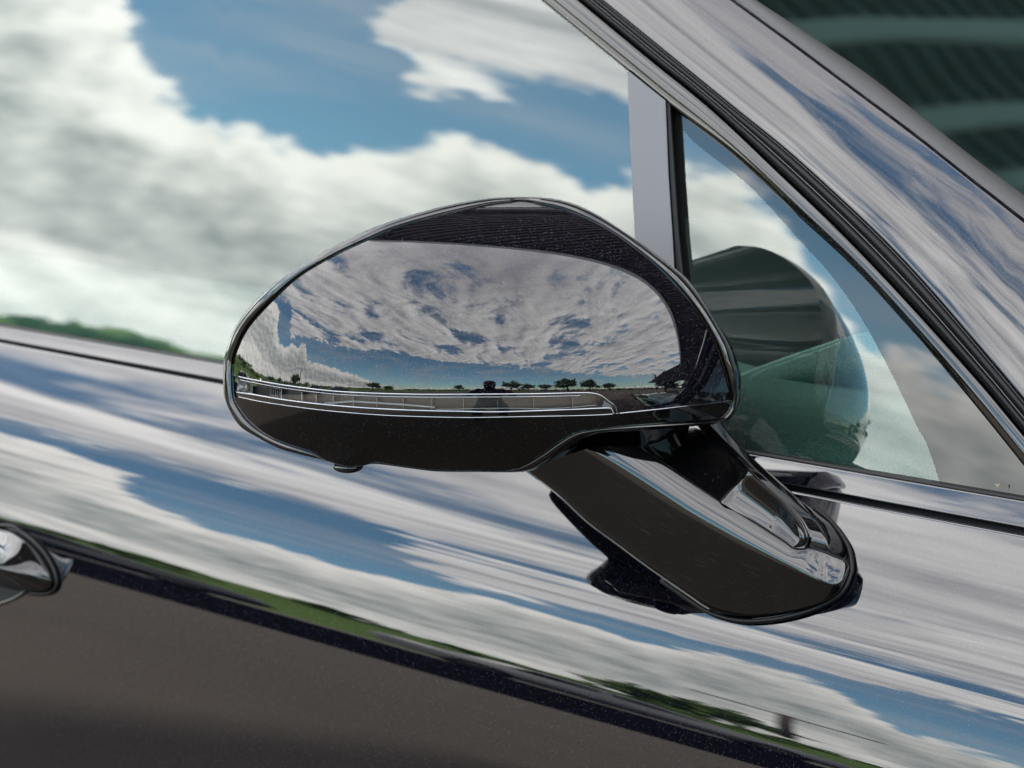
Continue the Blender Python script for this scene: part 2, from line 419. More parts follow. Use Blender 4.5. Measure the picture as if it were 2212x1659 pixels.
q3, _ = roll(prev, between(C3, C4, .05), (.45, -.35, .82)); q3 = q3 - n_ws*.002
n_ws = np.array([.50, -.12, .857]); q4, _ = roll(q3, C4, (.5, -.25, .83)); q4 = on_plane(C4, q4[NS//2], n_ws)
part(loft('screen_surround', [q3-n_ws*.006, q3, between(q3, q4, .5)+n_ws*.0006, q4, q4-n_ws*.004], SCREENTRIM, car))
# windscreen: ruled from its edge over to the far side, gently curved
ws = []
acr = np.array([.05, 1.0, .10]); 
for u in np.linspace(0, 1, 24):
    wdt = 1.15*u
    ws.append(q4 - n_ws*.002 + np.array([.10*wdt, wdt, .0817*wdt]) + n_ws*(.012*u*(1-u)*4))
windscreen = part(loft('windscreen', ws, SCREENGLASS, car))

# ---------------------------------------------------------------- side glass, divider, quarter glass
def col(px0, y_top, y_bot, n): return np.stack([np.full(n, px0), np.linspace(y_top, y_bot, n)], 1)
def bot(x): return np.interp(x, [-1500, 0, 482, 1613, 2212, 3000], [440, 703, 787, 980, 1076, 1204])+6
def top(x): return np.interp(x, C0[:, 0], C0[:, 1])-8
def px_sheet(name, L, Rr, mt, off, ny=60, nx=40, topf=None):
    """sheet between two px edges L(y)->x, R(y)->x"""
rowsG = []
GX = np.linspace(-1400, 1392, 90)
for x in GX:
    yt = max(-1100, top(x) if x > C0[0, 0] else top(C0[0, 0])-200)
    rowsG.append(on_body(col(x, yt, bot(x), 70), -.0045, True))
side_window = part(loft('side_window', rowsG, SIDEGLASS, car))
# quarter glass: clear field and printed border, split along the border's curve
fr = [(1461, 262), (1505, 312), (1620, 403), (1728, 520), (1790, 588), (1853, 675), (1903, 763), (1947, 850), (1981, 922), (2003, 962), (2030, 1044), (2042, 1110)]
FR = resample(fr, 120)
ql, qr = [], []
for p in FR:
    y = min(p[1], 1e9)
# rows run along y; left edge of the pane follows the divider seal
def xl(y): return np.interp(y, [150, 231, 512, 590, 1100], [1446, 1450, 1469, 1478, 1520])
def xr(y): return np.interp(y, C0[:, 1], C0[:, 0])+10
def xf(y): return np.interp(y, FR[:, 1], FR[:, 0])
ys = np.linspace(200, 1112, 420)
def sheet(fa, fb, off, nx):
    rr = []
    for y in ys:
        a, b = fa(y), fb(y)
        x = np.linspace(a, b, nx); yy = np.full(nx, y); yy = np.minimum(yy, bot(x)+4)
        rr.append(on_body(np.stack([x, yy], 1), off, True))
    return rr
mid = lambda y: np.maximum(xl(y)+ (14 if y > 262 else 0), xf(y)) if y > 262 else xr(y)-.5
def xfs(y): return xf(y) if y >= 262 else xl(y)+14
quarter_window = part(loft('quarter_window', sheet(lambda y: xl(y)+13, lambda y: max(xfs(y), xl(y)+13.2), -.0045, 40), SIDEGLASS, car))
fp = part(loft('printed_border', sheet(lambda y: max(xfs(y), xl(y)+13.2), xr, -.0045, 30), FRIT, quarter_window))
fl = part(loft('printed_border', sheet(lambda y: xl(y)-2, lambda y: xl(y)+13, -.0045, 4), FRIT, quarter_window))

# divider post between the two panes
yy = np.linspace(120, 1050, 60)
L_ = np.stack([np.interp(yy, [120, 153, 312, 500, 1050], [1354.5, 1355, 1361, 1371, 1400]), yy], 1)
M_ = np.stack([np.interp(yy, [120, 219, 375, 512, 1050], [1434, 1438, 1444, 1453, 1482]), yy], 1)
N_ = np.stack([np.interp(yy, [120, 231, 512, 590, 1050], [1446, 1450, 1469, 1478, 1516]), yy], 1)
def under(P_):                                   # start each column just under the trim
    x0 = np.interp(150, P_[:, 1], P_[:, 0]); y0 = np.interp(x0, C0[:, 0], C0[:, 1])+1; y_ = np.linspace(y0, 1050, len(P_))
    return np.stack([np.interp(y_, P_[:, 1], P_[:, 0]), y_], 1)
L_, M_, N_ = under(L_), under(M_), under(N_)
dv = [on_body(L_, -.006), on_body(L_, .0020)] + [on_body(between(L_, M_, u), .0024) for u in (.02, .1, .3, .5, .7, .9, .97)] + [on_body(M_, .0020), on_body(M_, -.002)]
part(loft('divider_post', dv, SATIN, car))
dv = [on_body(M_, -.003), on_body(between(M_, N_, .08), -.001), on_body(between(M_, N_, .3), .0012), on_body(between(M_, N_, .5), .0002), on_body(between(M_, N_, .62), .0012), on_body(between(M_, N_, .9), 0), on_body(N_, -.006)]
part(loft('divider_seal', dv, RUBBER, car))

# ---------------------------------------------------------------- cabin behind the glass
def quad(name, pts, mt, parent=car, **kw): return part(mk(name, pts, face_to_cam(pts, [(0, 1, 2, 3)]), mt, parent, smooth=False, **kw))
# leather door top, seen through the quarter glass
dl = []
for j, (a, dy, dz) in enumerate(((0, .016, -.012), (0, .022, -.002), (.1, .035, .006), (.3, .07, .014), (.6, .12, .020), (.85, .155, .022), (1, .165, .018), (1, .17, -.03))):
    x = np.linspace(-1.6, .75, 60); dl.append(np.stack([x, 0*x+dy, zb(x)+dz], 1))
part(loft('door_top_pad', dl, LEATHER, car))
# ---------------------------------------------------------------- door mirror
PX = DIST/FPX                                             # metres per photo-grid pixel at the mirror
MC = (1052.0, 830.0); HC = .030
def H(p):
    """bulge of the mirror shell: metres towards the camera"""
    p = np.atleast_2d(p); dx = p[:, 0]-MC[0]; dy = MC[1]-p[:, 1]
    def arc(d, r): q = np.clip(np.abs(d)/r, 0, .985); return r*(1-np.sqrt(1-q*q)) + np.maximum(np.abs(d)/r-.985, 0)*r*5
    d = np.where(dx > 0, arc(dx, 750.), arc(dx, 650.)) + np.where(dy > 0, arc(dy, 402.), 1.0*arc(dy, 232.))
    h = HC - PX*d
    # camera pod swelling under the shell
    g = np.exp(-((p[:, 0]-741)/46)**2 - (np.maximum(0, 1014-p[:, 1])/36)**2)
    return h + .0060*g

inner = [(505, 804), (508, 775), (518, 747), (529, 724), (547, 697), (590, 651), (647, 599), (719, 556), (790, 522), (862, 491), (976, 460), (1050, 443), (1094, 437), (1129, 434), (1166, 441), (1237, 461), (1323, 504), (1409, 569), (1467, 629), (1510, 684), (1541, 741), (1558, 790), (1570, 830), (1578, 862), (1570, 890), (1547, 905), (1484, 909), (1359, 918), (1265, 929), (1234, 936), (1203, 954), (1156, 986), (1103, 1014), (1034, 1016), (944, 1015), (883, 1008), (812, 997), (794, 1005), (742, 1004), (700, 992), (676, 976), (590, 945), (543, 910), (519, 880), (508, 856)]
outer = [(482, 801), (484, 775), (490, 752), (507, 708), (547, 655), (604, 603), (676, 556), (747, 518), (833, 482), (948, 448), (1034, 431), (1094, 426), (1166, 426), (1223, 435), (1280, 458), (1352, 503), (1423, 554), (1481, 600), (1524, 655), (1567, 724), (1584, 757), (1595, 790), (1600, 811), (1600, 855), (1597, 868), (1588, 893), (1560, 913), (1484, 922), (1359, 932), (1290, 937), (1250, 952), (1215, 975), (1180, 1000), (1134, 1019), (1034, 1020), (944, 1019), (883, 1012), (808, 1003), (766, 1011), (742, 1008), (695, 994), (648, 983), (601, 969), (555, 945), (519, 922), (496, 889), (483, 851)]
def radial(poly, n, smooth=True):
    P = resample(list(poly)+[poly[0]], 1600); a = np.arctan2(-(P[:, 1]-MC[1]), P[:, 0]-MC[0]); r = np.hypot(P[:, 0]-MC[0], P[:, 1]-MC[1])
    o = np.argsort(a); a, r = a[o], r[o]; th = np.linspace(-math.pi, math.pi, n, endpoint=False)
    return th, np.interp(th, np.r_[a-2*math.pi, a, a+2*math.pi], np.r_[r, r, r])
NTH = 420
th, r1 = radial(inner, NTH); _, r2 = radial(outer, NTH)
def pol(r): return np.stack([MC[0]+r*np.cos(th), MC[1]-r*np.sin(th)], 1)
fr_ = np.r_[np.linspace(0.02, .9, 46), np.linspace(.912, 1, 16)]
P2d = [np.array([MC])] + [pol(r1*f) for f in fr_]
v2 = np.vstack(P2d); tris = []
for j in range(NTH): tris.append((0, 1+j, 1+(j+1) % NTH))
for i in range(len(fr_)-1):
    for j in range(NTH):
        a, b = 1+i*NTH+j, 1+i*NTH+(j+1) % NTH; c, d = a+NTH, b+NTH
        tris += [(a, c, d), (a, d, b)]
tris = np.array(tris)

def split(v, t, g):
    """cut triangles t of 2-D points v where g crosses zero -> v, neg, pos"""
    v = [tuple(q) for q in v]; s = g >= 0; neg, pos = [], []; cache = {}
    def cut(a, b):
        k = (min(a, b), max(a, b))
        if k not in cache:
            f = g[k[0]]/(g[k[0]]-g[k[1]]); A, B = v[k[0]], v[k[1]]
            v.append((A[0]+(B[0]-A[0])*f, A[1]+(B[1]-A[1])*f)); cache[k] = len(v)-1
        return cache[k]
    for q in t:
        a, b, c = (int(i) for i in q); n = int(s[a])+int(s[b])+int(s[c])
        if n == 3: pos.append((a, b, c)); continue
        if n == 0: neg.append((a, b, c)); continue
        while (s[a] == s[b]) or (s[a] == s[c]): a, b, c = b, c, a     # a is the odd one out
        ab, ac = cut(a, b), cut(a, c)
        (pos if s[a] else neg).append((a, ab, ac)); (neg if s[a] else pos).extend([(ab, b, c), (ab, c, ac)])
    return np.array(v), np.array(neg), np.array(pos)

def curve(pts): P = resample(pts, 400); return lambda x: np.interp(x, P[:, 0], P[:, 1])
LT = curve([(440, 792), (504, 811), (555, 822), (625, 834), (719, 845), (812, 850), (906, 852), (1000, 852), (1150, 851), (1240, 849), (1275, 849), (1297, 854), (1315, 867), (1333, 880), (1341, 892), (1453, 880), (1547, 869), (1597, 861), (1640, 856)])
LB = curve([(440, 828), (505, 846), (543, 852), (601, 862), (660, 870), (730, 877), (812, 883), (906, 887), (1000, 889), (1078, 890), (1234, 885), (1322, 882), (1341, 892), (1640, 858)])
LO = curve([(440, 842), (508, 856), (577, 870), (695, 886), (812, 896), (906, 900), (1015, 902), (1140, 900), (1281, 897), (1341, 892.6), (1453, 880.6), (1547, 869.6), (1597, 861.6), (1640, 857)])
v2, up, low = split(v2, tris, v2[:, 1]-LO(v2[:, 0]))
v2, cap, strip = split(v2, up, v2[:, 1]-LT(v2[:, 0]))
v2, lens, ledge = split(v2, strip, v2[:, 1]-LB(v2[:, 0]))
def piece(name, t, mt, dh=0.0, parent=None, **kw):
    idx, inv = np.unique(t, return_inverse=True); inv = inv.reshape(t.shape); p = v2[idx]
    vs = V(p, H(p)+dh); f = [tuple(q) for q in inv]
    e = np.abs(np.sin(0)) 
    o = mk(name, vs, face_to_cam(vs, f), mt, parent, **kw)
    return o
# the housing behind the rim is the part; everything on it is its sub-part
back = []
hE = H(pol(r1)); Hout = hE - .004 - (r2-r1)*PX*1.0
dirb = np.array([-Bv[0], -Bv[1], 0]); dirb /= np.linalg.norm(dirb)
cen = V([MC], 0)[0]
ring_out = V(pol(r2), Hout)
inb = np.clip((pol(r2)[:, 0]-490)/1080, 0, 1)[:, None]         # 0 at the outboard tip, 1 inboard
for d, sc_ in [(q_, 1-.17*q_-.012*(q_ > .98)) for q_ in (0, .04, .1, .2, .3, .4, .5, .6, .7, .8, .88, .94, .98, 1.0)] + [(.95, .765), (.92, .5), (.92, .02)]:
    q = ring_out + np.array([-1, -.05, 0])*(.006 + .150*inb**1.25)*d
    ctr = q.mean(0); r_ = (q-ctr)*sc_
    low_ = np.clip(-(q-ctr)[:, 2]/.03, 0, 1)                       # the underside runs straight back
    r_[:, 2] *= np.where(r_[:, 2] > 0, 1-.30*d*(1-.5*inb[:, 0]), 1)
    r_[:, 2] = np.where(sc_ > .77, r_[:, 2]*(1-low_) + ((q-ctr)[:, 2]*(1-.02*d)-.010*d*inb[:, 0]**2)*low_, r_[:, 2])
    back.append(ctr + r_)
v = np.vstack(back); f = grid_faces(len(back), NTH, closed=True)
mirror = mk('door_mirror', v, [tuple(reversed(q)) for q in f], GLOSS, car); part(mirror)
bm = bmesh.new(); bm.from_mesh(mirror.data); bmesh.ops.recalc_face_normals(bm, faces=bm.faces); bm.to_mesh(mirror.data); bm.free()
mirror['label'] = 'gloss black door mirror with painted shell on an open two-armed foot'

capo = piece('mirror_shell', cap, CAPPAINT, parent=mirror)
lowo = piece('lower_shell', low, LOWPAINT, parent=mirror)
ledgeo = piece('lens_ledge', ledge, GLOSS, dh=-.0010, parent=mirror)
lenso = piece('indicator_lens', lens, LENS, dh=-.0004, parent=mirror)
TRAY, t_, b_ = mat('smoked_lamp_tray', (.028, .025, .023), .3)
tray = piece('indicator_tray', lens, TRAY, dh=-.0065, parent=mirror)

# rim ring round the shell: dark groove, then the gloss band
g = pol
ringrows = []
for u, dh in ((0, 0.0), (0.0, -.003), (.12, -.0045), (.20, -.0030), (.24, -.0014), (.30, -.0007)):
    p = pol(r1+(r2-r1)*u); ringrows.append(V(p, hE+dh))
for u in np.linspace(.38, 1, 11):
    p = pol(r1+(r2-r1)*u); q = (u-.30)/.70
    ringrows.append(V(p, hE-.0007-(r2-r1)*PX*(.20*q+.75*q**4) - .0020*q**4))
ringrows.append(ring_out)
v = np.vstack(ringrows); f = grid_faces(len(ringrows), NTH, closed=True)
rim = mk('shell_rim', v, face_to_cam(v, f), GLOSS, mirror)

# beads along the lamp and the shell joint
def bead(name, fy, x0, x1, r, dh=0.0, mt=None, n=160, dy=0.0, parent=mirror):
    x = np.linspace(x0, x1, n); p = np.stack([x, fy(x)+dy], 1)
    return tube(name, V(p, H(p)+dh), r, mt or GLOSS, parent, n=10)
bead('lens_bead', LT, 512, 1338, .00042, .0, LENSEDGE if 'LENSEDGE' in globals() else CHROME)
bead('lens_bead', LT, 516, 1256, .00032, -.0006, CHROME, dy=6)
bead('lens_bead', LB, 508, 1330, .00045, -.0001, CHROME)
bead('shell_bead', LO, 510, 1578, .00034, -.0002, CHROME)

# inside the lamp: bulb chamber, ribs, light guide
RIB, t_, b_ = mat('pale_light_guide', (.24, .24, .24), .15, 0, 1.0, .0, .5)
REFL, t_, b_ = mat('bright_reflector', (.17, .17, .165), .25, .3)
AMBER, t_, b_ = mat('amber_bulb', (.20, .16, .09), .2, 0, 1, 0)
def slab(name, pts, h, dep, mt, parent=mirror):
    """small solid over a px polygon: front face h above the tray, dep thick"""
    p = np.array(pts, float); n = len(p); a = V(p, H(p)+h); b = V(p, H(p)+h-dep)
    f = [tuple(range(n))] + [tuple(range(2*n-1, n-1, -1))] + [(i, n+i, n+(i+1) % n, (i+1) % n) for i in range(n)]
    o = mk(name, np.vstack([a, b]), f, mt, parent, smooth=False)
    bm = bmesh.new(); bm.from_mesh(o.data); bmesh.ops.recalc_face_normals(bm, faces=bm.faces); bm.to_mesh(o.data); bm.free(); return o
for x, wd in ((608, 2.4), (652, 2.6), (683, 1.8), (720, 1.8), (763, 1.3), (814, 1.3), (871, 1.3), (933, 1.2), (1001, 1.1), (1075, 1.3), (1153, 1.1), (1237, 1.1)):
    slab('lamp_rib', [(x-wd/2, LT(x)+9), (x+wd/2, LT(x)+9), (x+wd/2, LB(x)-2), (x-wd/2, LB(x)-2)], -.0030, .003, RIB)
for x in (585, 590, 595, 600, 605):
    slab('lamp_rib', [(x-.7, LT(x)+14), (x+.7, LT(x)+14), (x+.7, LB(x)-2), (x-.7, LB(x)-2)], -.0034, .003, RIB)
# reflector dish round the bulb
x = np.linspace(512, 546, 12); rr = []
for u in np.linspace(0, 1, 8):
    p = np.stack([x, LT(x)+5+(LB(x)-LT(x)-8)*u], 1); q = (x-529)/17
    rr.append(V(p, H(p)-.0022-.0035*(1-q*q)*(1-(2*u-1)**2)))
loft('bulb_reflector', rr, REFL, mirror)
bc = V([(534, 838)], H([(534, 838)])-.0022)[0]
me = bpy.data.meshes.new('bulb'); bm = bmesh.new(); bmesh.ops.create_uvsphere(bm, u_segments=20, v_segments=14, radius=.0011, matrix=Matrix.Translation(Vector(bc)) @ Matrix.Diagonal((1, 1, 1.9, 1)))
bm.to_mesh(me); bm.free(); me.polygons.foreach_set('use_smooth', [True]*len(me.polygons)); me.materials.append(AMBER)
bo = bpy.data.objects.new('bulb', me); C.objects.link(bo); bo.parent = mirror
WHITEP, t_, b_ = mat('pale_lamp_prism', (.16, .16, .17), .3)
slab('lens_corner', [(1305, 864), (1312, 867), (1329, 880), (1300, 880)], -.0010, .003, WHITEP)
x = np.linspace(700, 940, 50); p = np.stack([x, np.interp(x, [700, 760, 870, 940], [872, 867, 874, 880])], 1)
tube('light_guide', V(p, H(p)-.004), .0006, RIB, mirror, n=8)
x = np.linspace(940, 1290, 50); p = np.stack([x, LB(x)-6-2*np.sin(x/40)], 1)
tube('light_guide', V(p, H(p)-.004), .0003, RIB, mirror, n=8)
# reversing camera under the pod
cp = V([(752, 1008)], H([(752, 990)])-.012)[0]
me = bpy.data.meshes.new('pod_camera'); bm = bmesh.new(); bmesh.ops.create_uvsphere(bm, u_segments=28, v_segments=16, radius=.0075, matrix=Matrix.Translation(Vector(cp)) @ Matrix.Diagonal((1, 1, .42, 1)))
bm.to_mesh(me); bm.free(); me.polygons.foreach_set('use_smooth', [True]*len(me.polygons)); me.materials.append(GLOSS)
bo = bpy.data.objects.new('pod_camera', me); C.objects.link(bo); bo.parent = mirror

# ---------------------------------------------------------------- mirror foot
def dbody(p): q = on_body(p); return DIST - ((CAM-q)@Bv)           # h value of the door skin behind p
def spine(A, B, n): return between(np.array(A, float), np.array(B, float), np.linspace(0, 1, n)[:, None])
nS = 70
# lower edge, crease, recess edge: three matched px curves running from the mirror down to the door
Lc = resample([(1130, 1014), (1200, 1067), (1267, 1129), (1333, 1178), (1399, 1227), (1481, 1284), (1531, 1317), (1580, 1333), (1630, 1338), (1696, 1330), (1762, 1310), (1811, 1280), (1833, 1237)], nS)
Kc = resample([(1284, 964), (1330, 990), (1399, 1033), (1498, 1099), (1597, 1158), (1665, 1196), (1729, 1231), (1770, 1252), (1803, 1262), (1822, 1250), (1833, 1234)], nS)
Uc = resample([(1376, 962), (1452, 1010), (1531, 1063), (1630, 1125), (1696, 1168), (1715, 1182), (1735, 1184), (1752, 1180), (1790, 1190), (1822, 1205), (1834, 1222)], nS)
s_ = np.linspace(0, 1, nS)
hd = float(dbody([(1760, 1250)])[0])
def hs(s): return (-.010)*(1-s) + (hd+.030)*s
def shs(s): e = np.clip((s-.78)/.22, 0, 1); return hs(s) - .012*e**3
hK = shs(s_)
wl = np.linalg.norm(Lc-Kc, axis=1)*PX; wu = np.linalg.norm(Uc-Kc, axis=1)*PX
rowsF = []
for u in np.linspace(0, 1, 26):                            # 0 at lower edge
    a = 1-u
    drop = wl*(.66*a + .10*a*a - .056*(1-math.exp(-a/.075))) + .004*np.clip(a-.93, 0, 1)/.07
    rowsF.append(V(between(Lc, Kc, u), hK - drop))
for u in np.linspace(0, 1, 22)[1:]:
    th_ = u
    drop = wu*(np.interp(s_, [0, .5, 1], [-.40, -.16, .22])*u + .26*u*u) + .0025*np.clip(u-.9, 0, 1)/.1
    rowsF.append(V(between(Kc, Uc, u), hK - drop))
# lap the edges back so the arm has thickness
lo_ = rowsF[0] - Bv*.012 + np.array([0, .006, .004]); up_ = rowsF[-1] - Bv*.016
foot = loft('foot_arm', [lo_] + rowsF + [up_], GLOSS, mirror)

# rear arm: from the neck down along the recess to join the front arm
Ic = resample([(1500, 925), (1511, 937), (1564, 977), (1600, 1010), (1630, 1039), (1679, 1082), (1709, 1115), (1722, 1140), (1727, 1158), (1724, 1172), (1714, 1181)], nS)
Oc = resample([(1545, 893), (1580, 940), (1630, 993), (1680, 1037), (1729, 1079), (1765, 1108), (1795, 1132), (1814, 1158), (1826, 1180), (1834, 1204), (1834, 1222)], nS)
hb0 = -.045
hI = hb0*(1-s_) + (hd+.022)*s_ ; hI = np.where(s_ > .85, hI + (shs(.93)-.012 - hI)*((s_-.85)/.15)**1, hI)
wi = np.linalg.norm(Ic-Oc, axis=1)*PX
rb = [V(Ic, hI-.010)]
for u in np.linspace(0, 1, 40):
    q = abs(u-.28)
    drop = wi*(-.12*u + 1.5*max(0, u-.58)**1.25) + .0016*math.exp(-((u-.17)/.05)**2) + .002*np.clip(u-.92, 0, 1)/.08
    rb.append(V(between(Ic, Oc, u), hI - drop))
rb.append(rb[-1]-Bv*.018)
loft('foot_arm', rb, GLOSS, mirror)
# floor of the opening between the arms
RC = resample([(1380, 955), (1450, 1010), (1531, 1063), (1630, 1125), (1696, 1168), (1718, 1183), (1738, 1180), (1747, 1160)], 50)
RD = resample([(1490, 900), (1511, 935), (1564, 975), (1630, 1037), (1679, 1080), (1709, 1113), (1722, 1138), (1730, 1156)], 50)
fl_ = []
for u in np.linspace(-.06, 1.06, 16):
    p = between(RC, RD, u); s = np.linspace(0, 1, 50)
    fl_.append(V(p, np.interp(s, [0, .5, .78, 1], [-.050, hd+.002, hd+.004, hd+.016]) - .004*np.sin(np.clip(u, 0, 1)*math.pi)))
loft('foot_well', fl_, GLOSS, mirror)
# neck between housing and arms
nk = []
A_ = resample([(1120, 1016), (1180, 995), (1215, 970), (1250, 946), (1300, 932), (1400, 924), (1500, 912), (1585, 880)], 50)
B_ = resample([(1128, 1020), (1180, 1004), (1234, 984), (1297, 966), (1350, 962), (1385, 966), (1450, 966), (1510, 940), (1550, 915)], 50)
for u in np.linspace(-.08, 1.1, 14):
    nk.append(V(between(A_, B_, u), -.026-.006*u-.030*np.linspace(0, 1, 50)**1.5))
loft('foot_neck', nk, GLOSS, mirror)
# dark gasket round the foot where it meets the door
gk = resample([(1333, 1183), (1399, 1232), (1481, 1290), (1531, 1322), (1580, 1338), (1630, 1342), (1696, 1334), (1762, 1314), (1815, 1283), (1838, 1237), (1838, 1204), (1828, 1172), (1798, 1130), (1760, 1098)], 90)
gk = gk[14:]
part(tube('foot_gasket', V(gk, dbody(gk)+.002), .0013, RUBBER, mirror, n=10))
# ---------------------------------------------------------------- cabin lining, bonnet, far side (dark shell so the panes look into a cabin)
x = np.linspace(-1.9, 1.05, 30)
def sheet3(name, A, B, mt, parent=car, n=8, **kw):
    A, B = np.asarray(A, float), np.asarray(B, float)
    return part(mk(name, np.vstack([between(A, B, u) for u in np.linspace(0, 1, n)]), grid_faces(n, len(A)), mt, parent, **kw))
z0 = zb(x)
sheet3('cabin_floor', np.stack([x, 0*x+.02, z0-.05], 1), np.stack([x, 0*x+1.75, z0-.35], 1), LINING)
sheet3('cabin_far_side', np.stack([x, 0*x+1.62, z0-.35], 1), np.stack([x, 0*x+1.35, z0+.62], 1), LINING)
sheet3('roof_lining', np.stack([x[:19], 0*x[:19]+.16, z0[:19]*0+zb(-.6)+.36], 1), np.stack([x[:19], 0*x[:19]+1.7, z0[:19]*0+zb(-.6)+.42], 1), LINING)
zz = np.linspace(-.4, .62, 12)
sheet3('rear_lining', np.stack([0*zz-1.88, 0*zz-.02, zz+zb(-1.9)], 1), np.stack([0*zz-1.88, 0*zz+1.8, zz+zb(-1.9)], 1), LINING)
# dashboard: top pad rising towards the screen, vertical face, lower shelf
dsh = []
for a, b in ((.02, .035), (.05, .075), (.16, .105), (.40, .115), (.75, .10)):
    y_ = np.linspace(.045, 1.5, 30); dsh.append(np.stack([0*y_+.10+a, y_, 0*y_+zb(.1)+b], 1))
part(loft('dashboard', dsh, LEATHER, car))
# pad end beside the quarter glass, with its two rows of stitching
def inside(p, y):                      # pane-side point of the photo grid pushed to depth y inside the car
    d = rays(p); t = (y-CAM[1])/d[:, 1]; return CAM + d*t[:, None]
up_ = resample([(1480, 812), (1602, 800), (1680, 778), (1760, 750), (1850, 722), (2000, 690), (2250, 650)], 60)
lo_2 = resample([(1480, 864), (1604, 859), (1700, 861), (1712, 861), (1850, 875), (2000, 905), (2250, 960)], 60)
dd = [inside(between(up_, lo_2, u), .135 - .02*math.sin(u*math.pi) + .0*u) for u in np.linspace(0, 1, 10)]
hi_ = resample([(1480, 470), (1602, 470), (1700, 470), (1800, 500), (1900, 560), (2000, 620), (2250, 700)], 60)
de = [inside(between(hi_, up_, u), .135+.10*(1-u)) for u in np.linspace(0, 1, 10)]
DASHDARK, t_, b_ = mat('black_dashboard_leather', (.010, .012, .012), .55, 0, 0, 0, .3)
part(loft('pad_end', dd, LEATHER, car)); part(loft('pad_top', de, DASHDARK, car))
for pts in ([(1602, 846), (1606, 834), (1615, 824), (1640, 805), (1705, 780), (1768, 758), (1815, 740)], [(1590, 815), (1606, 808), (1659, 787), (1721, 765), (1784, 744), (1812, 733)]):
    q = resample(pts, 400); L = np.r_[0, np.cumsum(np.linalg.norm(np.diff(q, axis=0), axis=1))]
    n = int(L[-1]/6.2); bmv, bmf = [], []
    for i in range(n):
        s = (i+.5)/n*L[-1]; c_ = np.array([np.interp(s, L, q[:, 0]), np.interp(s, L, q[:, 1])]); c2_ = np.array([np.interp(s+1, L, q[:, 0]), np.interp(s+1, L, q[:, 1])])
        d = (c2_-c_)/np.linalg.norm(c2_-c_); d = np.array([d[0]*.94-d[1]*.34, d[1]*.94+d[0]*.34]); nrm = np.array([-d[1], d[0]])
        ring = []
        for a, w_ in ((-2.8, .4), (-1.8, 2.0), (0, 2.6), (1.8, 2.0), (2.8, .4)):
            for th2, dy in ((1, 0), (0, -.0009), (-1, 0), (0, .0006)):
                ring.append(inside([c_+d*a+nrm*w_*th2], .108+dy*w_*.6)[0])
        b0 = len(bmv); bmv += ring; bmf += [tuple(b0+k for k in f) for f in grid_faces(5, 4, closed=True)]
    part(mk('stitching', bmv, bmf, THREAD, car, kind='stuff'))
# bonnet and front wing ahead of the door, far flank: only seen by reflection
bx = np.linspace(1.151, 2.6, 30)
bnt = [body_pt(bx, s)*np.array([1, 1, 1]) for s in np.linspace(S1+.002, .62, 40)]
part(loft('front_wing', bnt, PAINT, car))
yb = np.linspace(.012, 1.7, 20); bon = []
for x_ in np.linspace(.62, 2.6, 24):
    zz = float(zb(x_)) - .002 + .05*np.sin((yb-.012)/1.69*math.pi) - .04*max(0, x_-1.6)
    bon.append(np.stack([0*yb+x_, yb, zz], 1))
part(mk('bonnet', np.vstack(bon), grid_faces(24, 20), PAINT, car))

# ---------------------------------------------------------------- print etched on the quarter glass
def decal(txt, px, py, size, sx=1.0, name='glass_marking', rot=0.0):
    cu = bpy.data.curves.new(name, 'FONT'); cu.body = txt; cu.size = 1.0; cu.resolution_u = 3; cu.offset = .012
    tmp = bpy.data.objects.new('tmp', cu); C.objects.link(tmp); bpy.context.view_layer.update()
    me = bpy.data.meshes.new_from_object(tmp.evaluated_get(bpy.context.evaluated_depsgraph_get())); bpy.data.objects.remove(tmp)
    co = np.array([v.co[:2] for v in me.vertices]); sc_ = size/.72
    c, s = math.cos(rot), math.sin(rot); X, Y = co[:, 0]*sc_*sx, co[:, 1]*sc_
    p = np.stack([px + X*c - Y*s*0, py - Y + X*math.tan(rot)], 1)
    w3 = on_body(p, -.0040, True); me2 = [tuple(q.vertices) for q in me.polygons]
    return mk(name, w3, me2, PRINT, quarter_window, smooth=False)
tilt = R(7)
decal('AUTOMOTIVE 20C', 1549, 841, 9, .62, rot=tilt); decal('43R-00M62 AS2', 1556, 853.5, 9, .64, rot=tilt)
decal('00050', 1603, 867, 9, .85, rot=tilt); decal('E 000255', 1612, 890, 7.5, .72, rot=tilt)
decal('KC', 1572, 925, 14, .72, rot=tilt); decal('.. 28', 1586, 938, 7, .7, rot=tilt); decal('2', 1566, 936, 7, .7, rot=tilt)
decal('1100106762 T', 1555, 953, 10.5, .78, rot=tilt)
def flat(name, rings):           # rings: outer/inner px loops -> flat print
    a, b = [np.array(r, float) for r in rings]; n = len(a); v = on_body(np.vstack([a, b]), -.0040, True)
    return mk(name, v, [(i, (i+1) % n, n+(i+1) % n, n+i) for i in range(n)], PRINT, quarter_window, smooth=False)
tt = np.linspace(0, 2*math.pi, 33)[:-1]
flat('glass_marking', [np.stack([1594+11*np.cos(tt), 886+12*np.sin(tt)], 1), np.stack([1594+9.8*np.cos(tt), 886+10.8*np.sin(tt)], 1)])
decal('C', 1590, 891, 9, .8, rot=tilt)
v = on_body([(1589, 903), (1604, 906), (1604, 908.5), (1589, 905.5)], -.0040, True); mk('glass_marking', v, [(0, 1, 2, 3)], PRINT, quarter_window, smooth=False)
v = on_body([(1587, 921), (1603, 924), (1603, 927.5), (1587, 924.5)], -.0040, True); mk('glass_marking', v, [(0, 1, 2, 3)], PRINT, quarter_window, smooth=False)
v = on_body([(1592, 904), (1595, 905), (1594, 923), (1591, 922)], -.0040, True); mk('glass_marking', v, [(0, 1, 2, 3)], PRINT, quarter_window, smooth=False)
